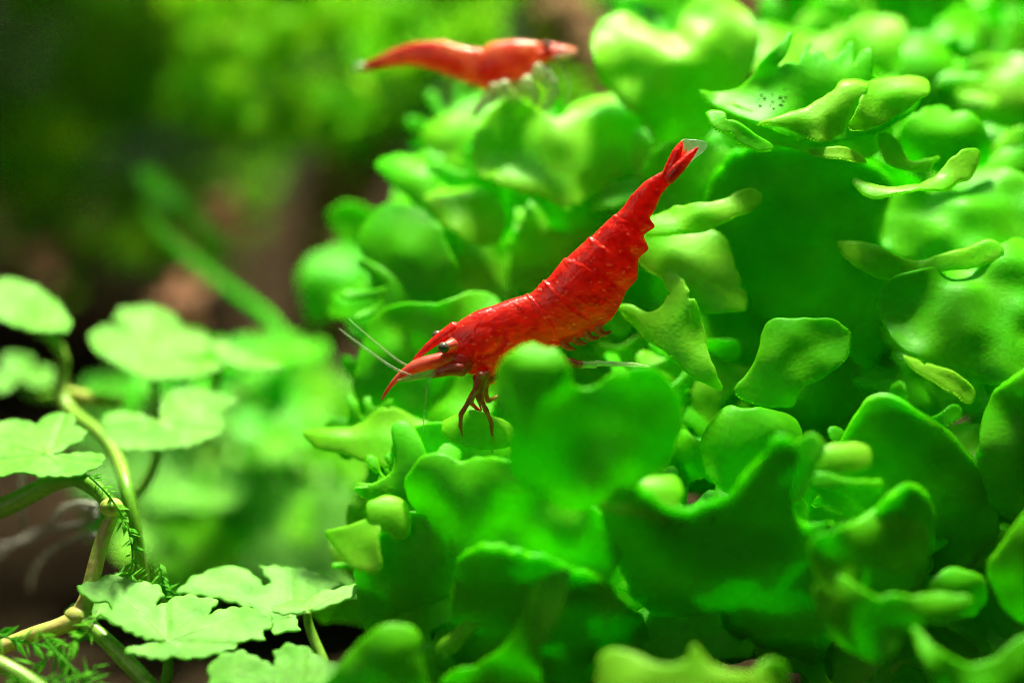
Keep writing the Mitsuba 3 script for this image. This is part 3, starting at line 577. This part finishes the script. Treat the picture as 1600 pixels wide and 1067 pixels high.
limb(SH, 'tail_blade', pl, nn, '1040,276 1048,260 1056,241 1064,221', [.32, .4, .36, .06], .3, 'mat_shell')
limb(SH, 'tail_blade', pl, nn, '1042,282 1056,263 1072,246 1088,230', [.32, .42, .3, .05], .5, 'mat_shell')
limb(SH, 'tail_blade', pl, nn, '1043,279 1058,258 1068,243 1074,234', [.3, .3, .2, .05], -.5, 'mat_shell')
u_, v_, n_ = frame(10, 6)
fan = pl(pts('1046,275 1060,240 1066,220 1078,218 1106,224 1104,234 1085,250 1058,278'))
o = fan[0]; q = closed_curve(np.stack([(fan - o) @ u_, (fan - o) @ v_], 1), .15)
add('tail_fan', shell(q, o - nn * .3, u_, v_, n_, lambda a, de: 0.1 * np.sin(a[:, 0] * 4), 0.08, h=.2), 'mat_clear', SH, label='clear whitish tail fan membrane')
for s_, c_ in ((1, '691,539'), (-1, '685,527')):
    cc = pl(pts(c_))[0] + nn * (1.15 if s_ > 0 else -.7)
    e_ = add('eye', ball(cc, .35, 4), 'mat_eye', SH)
    add('eyestalk', tube([cc + (pl(pts('706,540'))[0] - cc) * .25, pl(pts('706,538'))[0] + nn * .5 * s_], [.3, .5], 12, smooth_path=False), 'mat_pink', e_)
# mouth parts, feelers
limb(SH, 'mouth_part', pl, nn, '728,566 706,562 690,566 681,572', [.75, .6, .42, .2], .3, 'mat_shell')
limb(SH, 'mouth_part', pl, nn, '722,574 700,575 684,580 674,586', [.5, .4, .3, .12], .7, 'mat_pink')
limb(SH, 'antennule', pl, nn, '706,553 682,562 656,568 632,580 612,598 602,612 596,622', [.4, .5, .46, .3, .15, .1, .05], .5, 'mat_pink')
limb(SH, 'antennule', pl, nn, '705,552 680,566 660,575 640,580 625,588', [.4, .42, .3, .2, .08], -.5, 'mat_limb')
limb(SH, 'antenna', pl, nn, '690,572 650,585 622,576 590,556 560,534 529,510', [.13, .11, .09, .08, .07, .03], .8, 'mat_clear')
limb(SH, 'antenna', pl, nn, '690,568 640,575 600,548 566,519 545,500', [.08, .08, .06, .05, .03], -.8, 'mat_clear')
limb(SH, 'antenna', pl, nn, '678,580 668,592 664,615 661,645 660,672', [.09, .08, .06, .045, .02], 1.0, 'mat_clear')
limb(SH, 'antenna_scale', pl, nn, '690,572 665,582 640,588 620,592', [.2, .24, .2, .06], .7, 'mat_clear')
# legs, each one jointed
LEGS = [('750,580 746,594 734,616 718,642 717,660 720,676', [.32, .28, .2, .17, .14, .04], 1.2),
        ('758,580 753,596 750,622 758,638 766,657 767,680 767,703', [.3, .26, .2, .18, .15, .1, .03], .9),
        ('745,590 744,608 736,630 748,642 758,652', [.26, .2, .16, .13, .05], -.2),
        ('765,588 760,612 764,630 778,625 790,622', [.26, .2, .18, .16, .08], -.9),
        ('772,584 775,600 762,606 752,620 760,650', [.24, .18, .15, .12, .05], -1.3),
        ('780,584 760,596 748,600 745,620 752,640', [.24, .18, .15, .12, .05], .2)]
for p_, r_, o_ in LEGS:
    limb(SH, 'leg', pl, nn, p_, r_, o_, 'mat_limb')
limb(SH, 'leg', pl, nn, '850,552 872,558 890,563 905,566', [.36, .32, .28, .26], 1.0, 'mat_limb')
limb(SH, 'leg', pl, nn, '903,566 925,566 928,564 955,565 985,566 1010,569', [.24, .25, .2, .17, .15, .05], 1.0, 'mat_pale', label='clear yellowish hind leg')
for x in (878, 896, 915, 934):
    limb(SH, 'swimmeret', pl, nn, f'{x-2},{525 - (x-878)*.3} {x+6},{540 - (x-878)*.35} {x+20},{545 - (x-878)*.5}', [.34, .24, .06], .2, 'mat_pink')

SR = thing('red_shrimp', 'smaller blurred orange-red shrimp behind, facing right with pale legs', 'shrimp')
DV = pts('567,100 585,92 602,83 620,75 640,69 665,65 690,64 702,67 715,71 733,75 752,77 765,70 778,66 792,64 810,63 827,64 840,66 850,70 858,74')
VV = pts('569,112 586,108 603,105 620,103 640,102 660,105 677,109 697,116 715,123 730,129 742,133 756,139 772,138 790,133 812,131 826,122 838,110 848,100 858,92')
segs = [(0.2, 2.5, 0), (2.4, 4.2, 0), (4.1, 6.2, 0), (6.1, 8.2, .2), (8.1, 9.6, -.2), (9.5, 10.8, .3), (10.6, 15, -.2)]
wid = [(0, .4), (4, .5), (9, .5), (13, .55), (16, .5), (18, .45)]
bodyr, pr, nr = shrimp_body(DV, VV, 139.5, 14, -8, segs, wid, n=160, sides=48, flare=.07)
add('body', bodyr, 'mat_shell_rear', SR)
add('rostrum', tube(pr(pts('848,75 865,77 882,78 900,77')), [.45, .4, .3, .06], 12), 'mat_shell_rear', SR)
limb(SR, 'tail_blade', pr, nr, '570,106 562,106 551,110', [.22, .22, .05], .2, 'mat_clear')
limb(SR, 'tail_blade', pr, nr, '570,104 563,100 556,98', [.2, .18, .05], -.3, 'mat_clear')
for s_ in (1, -1):
    cc = pr(pts('857,72'))[0] + nr * 1.0 * s_
    add('eye', ball(cc, .25, 3), 'mat_eye', SR)
limb(SR, 'antennule', pr, nr, '845,90 865,84 885,82 903,84', [.5, .4, .3, .06], .6, 'mat_shell_rear')
limb(SR, 'antenna_scale', pr, nr, '866,91 880,90 895,86 903,80', [.2, .26, .22, .06], .8, 'mat_clear')
RL = [('842,108 856,116 868,130 872,148 862,168 852,172', 1.0), ('836,116 848,124 858,136 860,150 850,166', .4), ('824,126 836,140 842,152 838,164', .9), ('806,130 818,142 830,150 836,160', .2),
      ('790,132 794,144 782,152 770,162', .9), ('776,136 774,148 762,160 750,174 742,184', .8), ('764,138 762,148 748,160 734,176', -.4), ('812,130 808,146 800,152 812,160', -.5), ('795,134 786,148 790,158', -.8)]
for p_, o_ in RL:
    m = len(p_.split())
    limb(SR, 'leg', pr, nr, p_, np.linspace(.42, .14, m), o_, 'mat_pale')
limb(SR, 'antenna', pr, nr, '870,100 884,118 890,140 880,165', [.14, .12, .1, .05], .3, 'mat_clear')

# ------------------------------------------------------------------ moss strands
def strand(path, label, r=0.07, leafl=1.0, step=.2, seed=0):
    rg = np.random.default_rng(seed)
    k = thing('moss_strand', label, 'moss')
    p = np.asarray(path)
    t = np.concatenate([[0], np.cumsum(np.linalg.norm(np.diff(p, axis=0), axis=1))])
    c = CubicSpline(t, p)
    add('stem', tube(p, r, 6), 'mat_moss', k)
    ms = []
    for s in np.arange(0, t[-1], step):
        a, tan = c(s), c(s, 1); tan /= np.linalg.norm(tan)
        side = rg.normal(size=3); side -= tan * (side @ tan); side /= np.linalg.norm(side)
        d = side * .8 + tan * .55; d /= np.linalg.norm(d); w = np.cross(d, tan); w /= np.linalg.norm(w)
        nn_ = np.cross(d, w); L = leafl * rg.uniform(.6, 1.2)
        v = np.array([a, a + d * L * .4 + w * L * .2, a + d * L, a + d * L * .4 - w * L * .2, a + d * L * .4 + nn_ * L * .07, a + d * L * .4 - nn_ * L * .05])
        ms.append((v, np.array([[0, 1, 4], [1, 2, 4], [2, 3, 4], [3, 0, 4], [1, 0, 5], [2, 1, 5], [3, 2, 5], [0, 3, 5]])))
    add('leaflets', join(ms), 'mat_moss', k, smooth=False, kind='stuff')
strand([P(140, 745, 129), P(180, 788, 129), P(203, 835, 129), P(207, 870, 129.5), P(204, 905, 130)], 'thin moss strand hanging beside the knotted stem', seed=1)
strand([P(180, 895, 130), P(215, 905, 130), P(250, 918, 130.5), P(290, 935, 131)], 'thin moss strand lying behind the sharp pennywort leaf', seed=2)
strand([P(250, 880, 130.5), P(254, 905, 130.5), P(262, 935, 130)], 'short upright moss strand behind the sharp pennywort leaf', seed=3)
strand([P(155, 960, 126), P(120, 1000, 125.5), P(70, 1030, 125), P(30, 1075, 124)], 'feathery moss strand crossing under the stem knot at lower left', leafl=1.5, step=.32, seed=4)
strand([P(60, 985, 125), P(90, 1020, 124.5), P(120, 1050, 124), P(160, 1080, 124)], 'feathery moss strand tangled at the bottom left edge', leafl=1.5, step=.32, seed=5)

strand([P(-20, 985, 126.5), P(30, 1000, 126), P(75, 1012, 125.5), P(110, 1035, 125)], 'feathery moss strand under the lower left end of the runner', leafl=1.4, step=.3, seed=6)
strand([P(10, 1090, 123), P(60, 1058, 123.2), P(105, 1070, 123.5), P(150, 1040, 124)], 'short feathery moss strand along the very bottom left', leafl=1.3, step=.3, seed=7)

# ------------------------------------------------------------------ background: moss bank, wood, litter
def flakes(c, spread, n, size, seed):
    r = np.random.default_rng(seed); ms = []
    for k in range(n):
        o = c + r.normal(size=3) * spread
        a = r.normal(size=3); a /= np.linalg.norm(a); b = np.cross(a, r.normal(size=3)); b /= np.linalg.norm(b); d = np.cross(a, b)
        L = size * r.uniform(.6, 1.3)
        v = np.array([o - a * L, o + b * L * .4, o + a * L, o - b * L * .4, o + d * L * .15, o - d * L * .1])
        ms.append((v, np.array([[0, 1, 4], [1, 2, 4], [2, 3, 4], [3, 0, 4], [1, 0, 5], [2, 1, 5], [3, 2, 5], [0, 3, 5]])))
    return ms
rg = np.random.default_rng(21); ms = []
for k_ in range(90):
    x, y = rg.uniform(290, 900), rg.uniform(-60, 240)
    if y > 240 - abs(x - 560) * .25: continue
    ms += flakes(P(x, y, rg.uniform(172, 198)), np.array([1.25, 1.25, 0.8]), 60, 1.2, 1000 + k_)
k = add('moss_bank', join(ms), 'mat_moss_bright', smooth=False, kind='stuff', label='blurred bright green moss bank behind the far shrimp', cat='moss')
ms = []
for k_ in range(90):
    x, y = rg.uniform(-80, 400), rg.uniform(-60, 420)
    ms += flakes(P(x, y, rg.uniform(200, 235)), np.array([2.4, 2.4, 1.6]), 34, 1.7, 3000 + k_)
add('moss_bank', join(ms), 'mat_moss_bright', smooth=False, kind='stuff', label='dim dark moss bank in the far upper left corner', cat='moss')

def branch(path, radii, label, seed):
    k = thing('driftwood_branch', label, 'driftwood')
    v, f = tube(path, radii, 28, n=70)
    d = meshkit.fbm(v / 3.0, 4, seed) - .5
    c = v.reshape(-1, 28, 3).mean(1, keepdims=True)
    out = (v.reshape(-1, 28, 3) - c); out /= np.linalg.norm(out, axis=2, keepdims=True) + 1e-9
    add('wood', (v + (out * (d.reshape(-1, 28, 1) * 2.2)).reshape(-1, 3), f), 'mat_wood', k)
branch([P(930, 330, 185), P(905, 120, 182), P(870, 20, 182), P(830, -120, 182)], [4, 3.4, 3.2, 3], 'blurred tan driftwood branch behind the head of the far shrimp', 1)
branch([P(1230, 120, 185), P(1215, 20, 185), P(1210, -100, 185)], [4, 4, 4], 'blurred brown driftwood stub at the top edge above the spiky clump', 2)
branch([P(600, 200, 200), P(540, 270, 198), P(520, 360, 196), P(500, 520, 190)], [3, 3.4, 3, 3], 'dim brown driftwood branch in the dark gap left of the pale lobes', 3)
def shade_log(a_, b_, r_, label, seed):  # added unseen logs, placed overhead to shade the soil and background
    k = thing('driftwood_branch', label, 'driftwood')
    a_, b_ = np.array(a_, float), np.array(b_, float)
    v, f = tube([a_, (a_ * 2 + b_) / 3 + [0, 2, 3], (a_ + 2 * b_) / 3 + [0, -2, 2], b_], [r_, r_ * 1.05, r_ * .95, r_ * .85], 40, n=60)
    c = v.reshape(-1, 40, 3).mean(1, keepdims=True)
    out = v.reshape(-1, 40, 3) - c; out /= np.linalg.norm(out, axis=2, keepdims=True) + 1e-9
    add('wood', (v + (out * ((meshkit.fbm(v / 8, 4, seed) - .5).reshape(-1, 40, 1) * 8)).reshape(-1, 3), f), 'mat_wood', k)
shade_log((-100, 92, 92), (-19, 88, 90), 12, 'unseen thick driftwood added overhead to shade the dark gap', 7)
shade_log((-90, 60, 92), (-20, 58, 90), 7, 'unseen thin driftwood added overhead to shade the bare soil at left', 9)
shade_log((-110, 116, 98), (-33, 114, 95), 17, 'unseen thick driftwood added overhead to shade the far left corner', 8)
for (x, y, z, r, lb) in ((350, 340, 192, 4.5, 'blurred reddish brown fallen leaf upright in the dark gap'), (285, 470, 185, 4.0, 'blurred pinkish brown fallen leaf below the slanting shoot'), (60, 400, 200, 5, 'dim brown fallen leaf at the far left edge')):
    k = thing('fallen_leaf', lb, 'leaf')
    add('blade', frond(random.Random(x), P(x, y, z), 45, 10, 20, r, x), 'mat_litter', k)
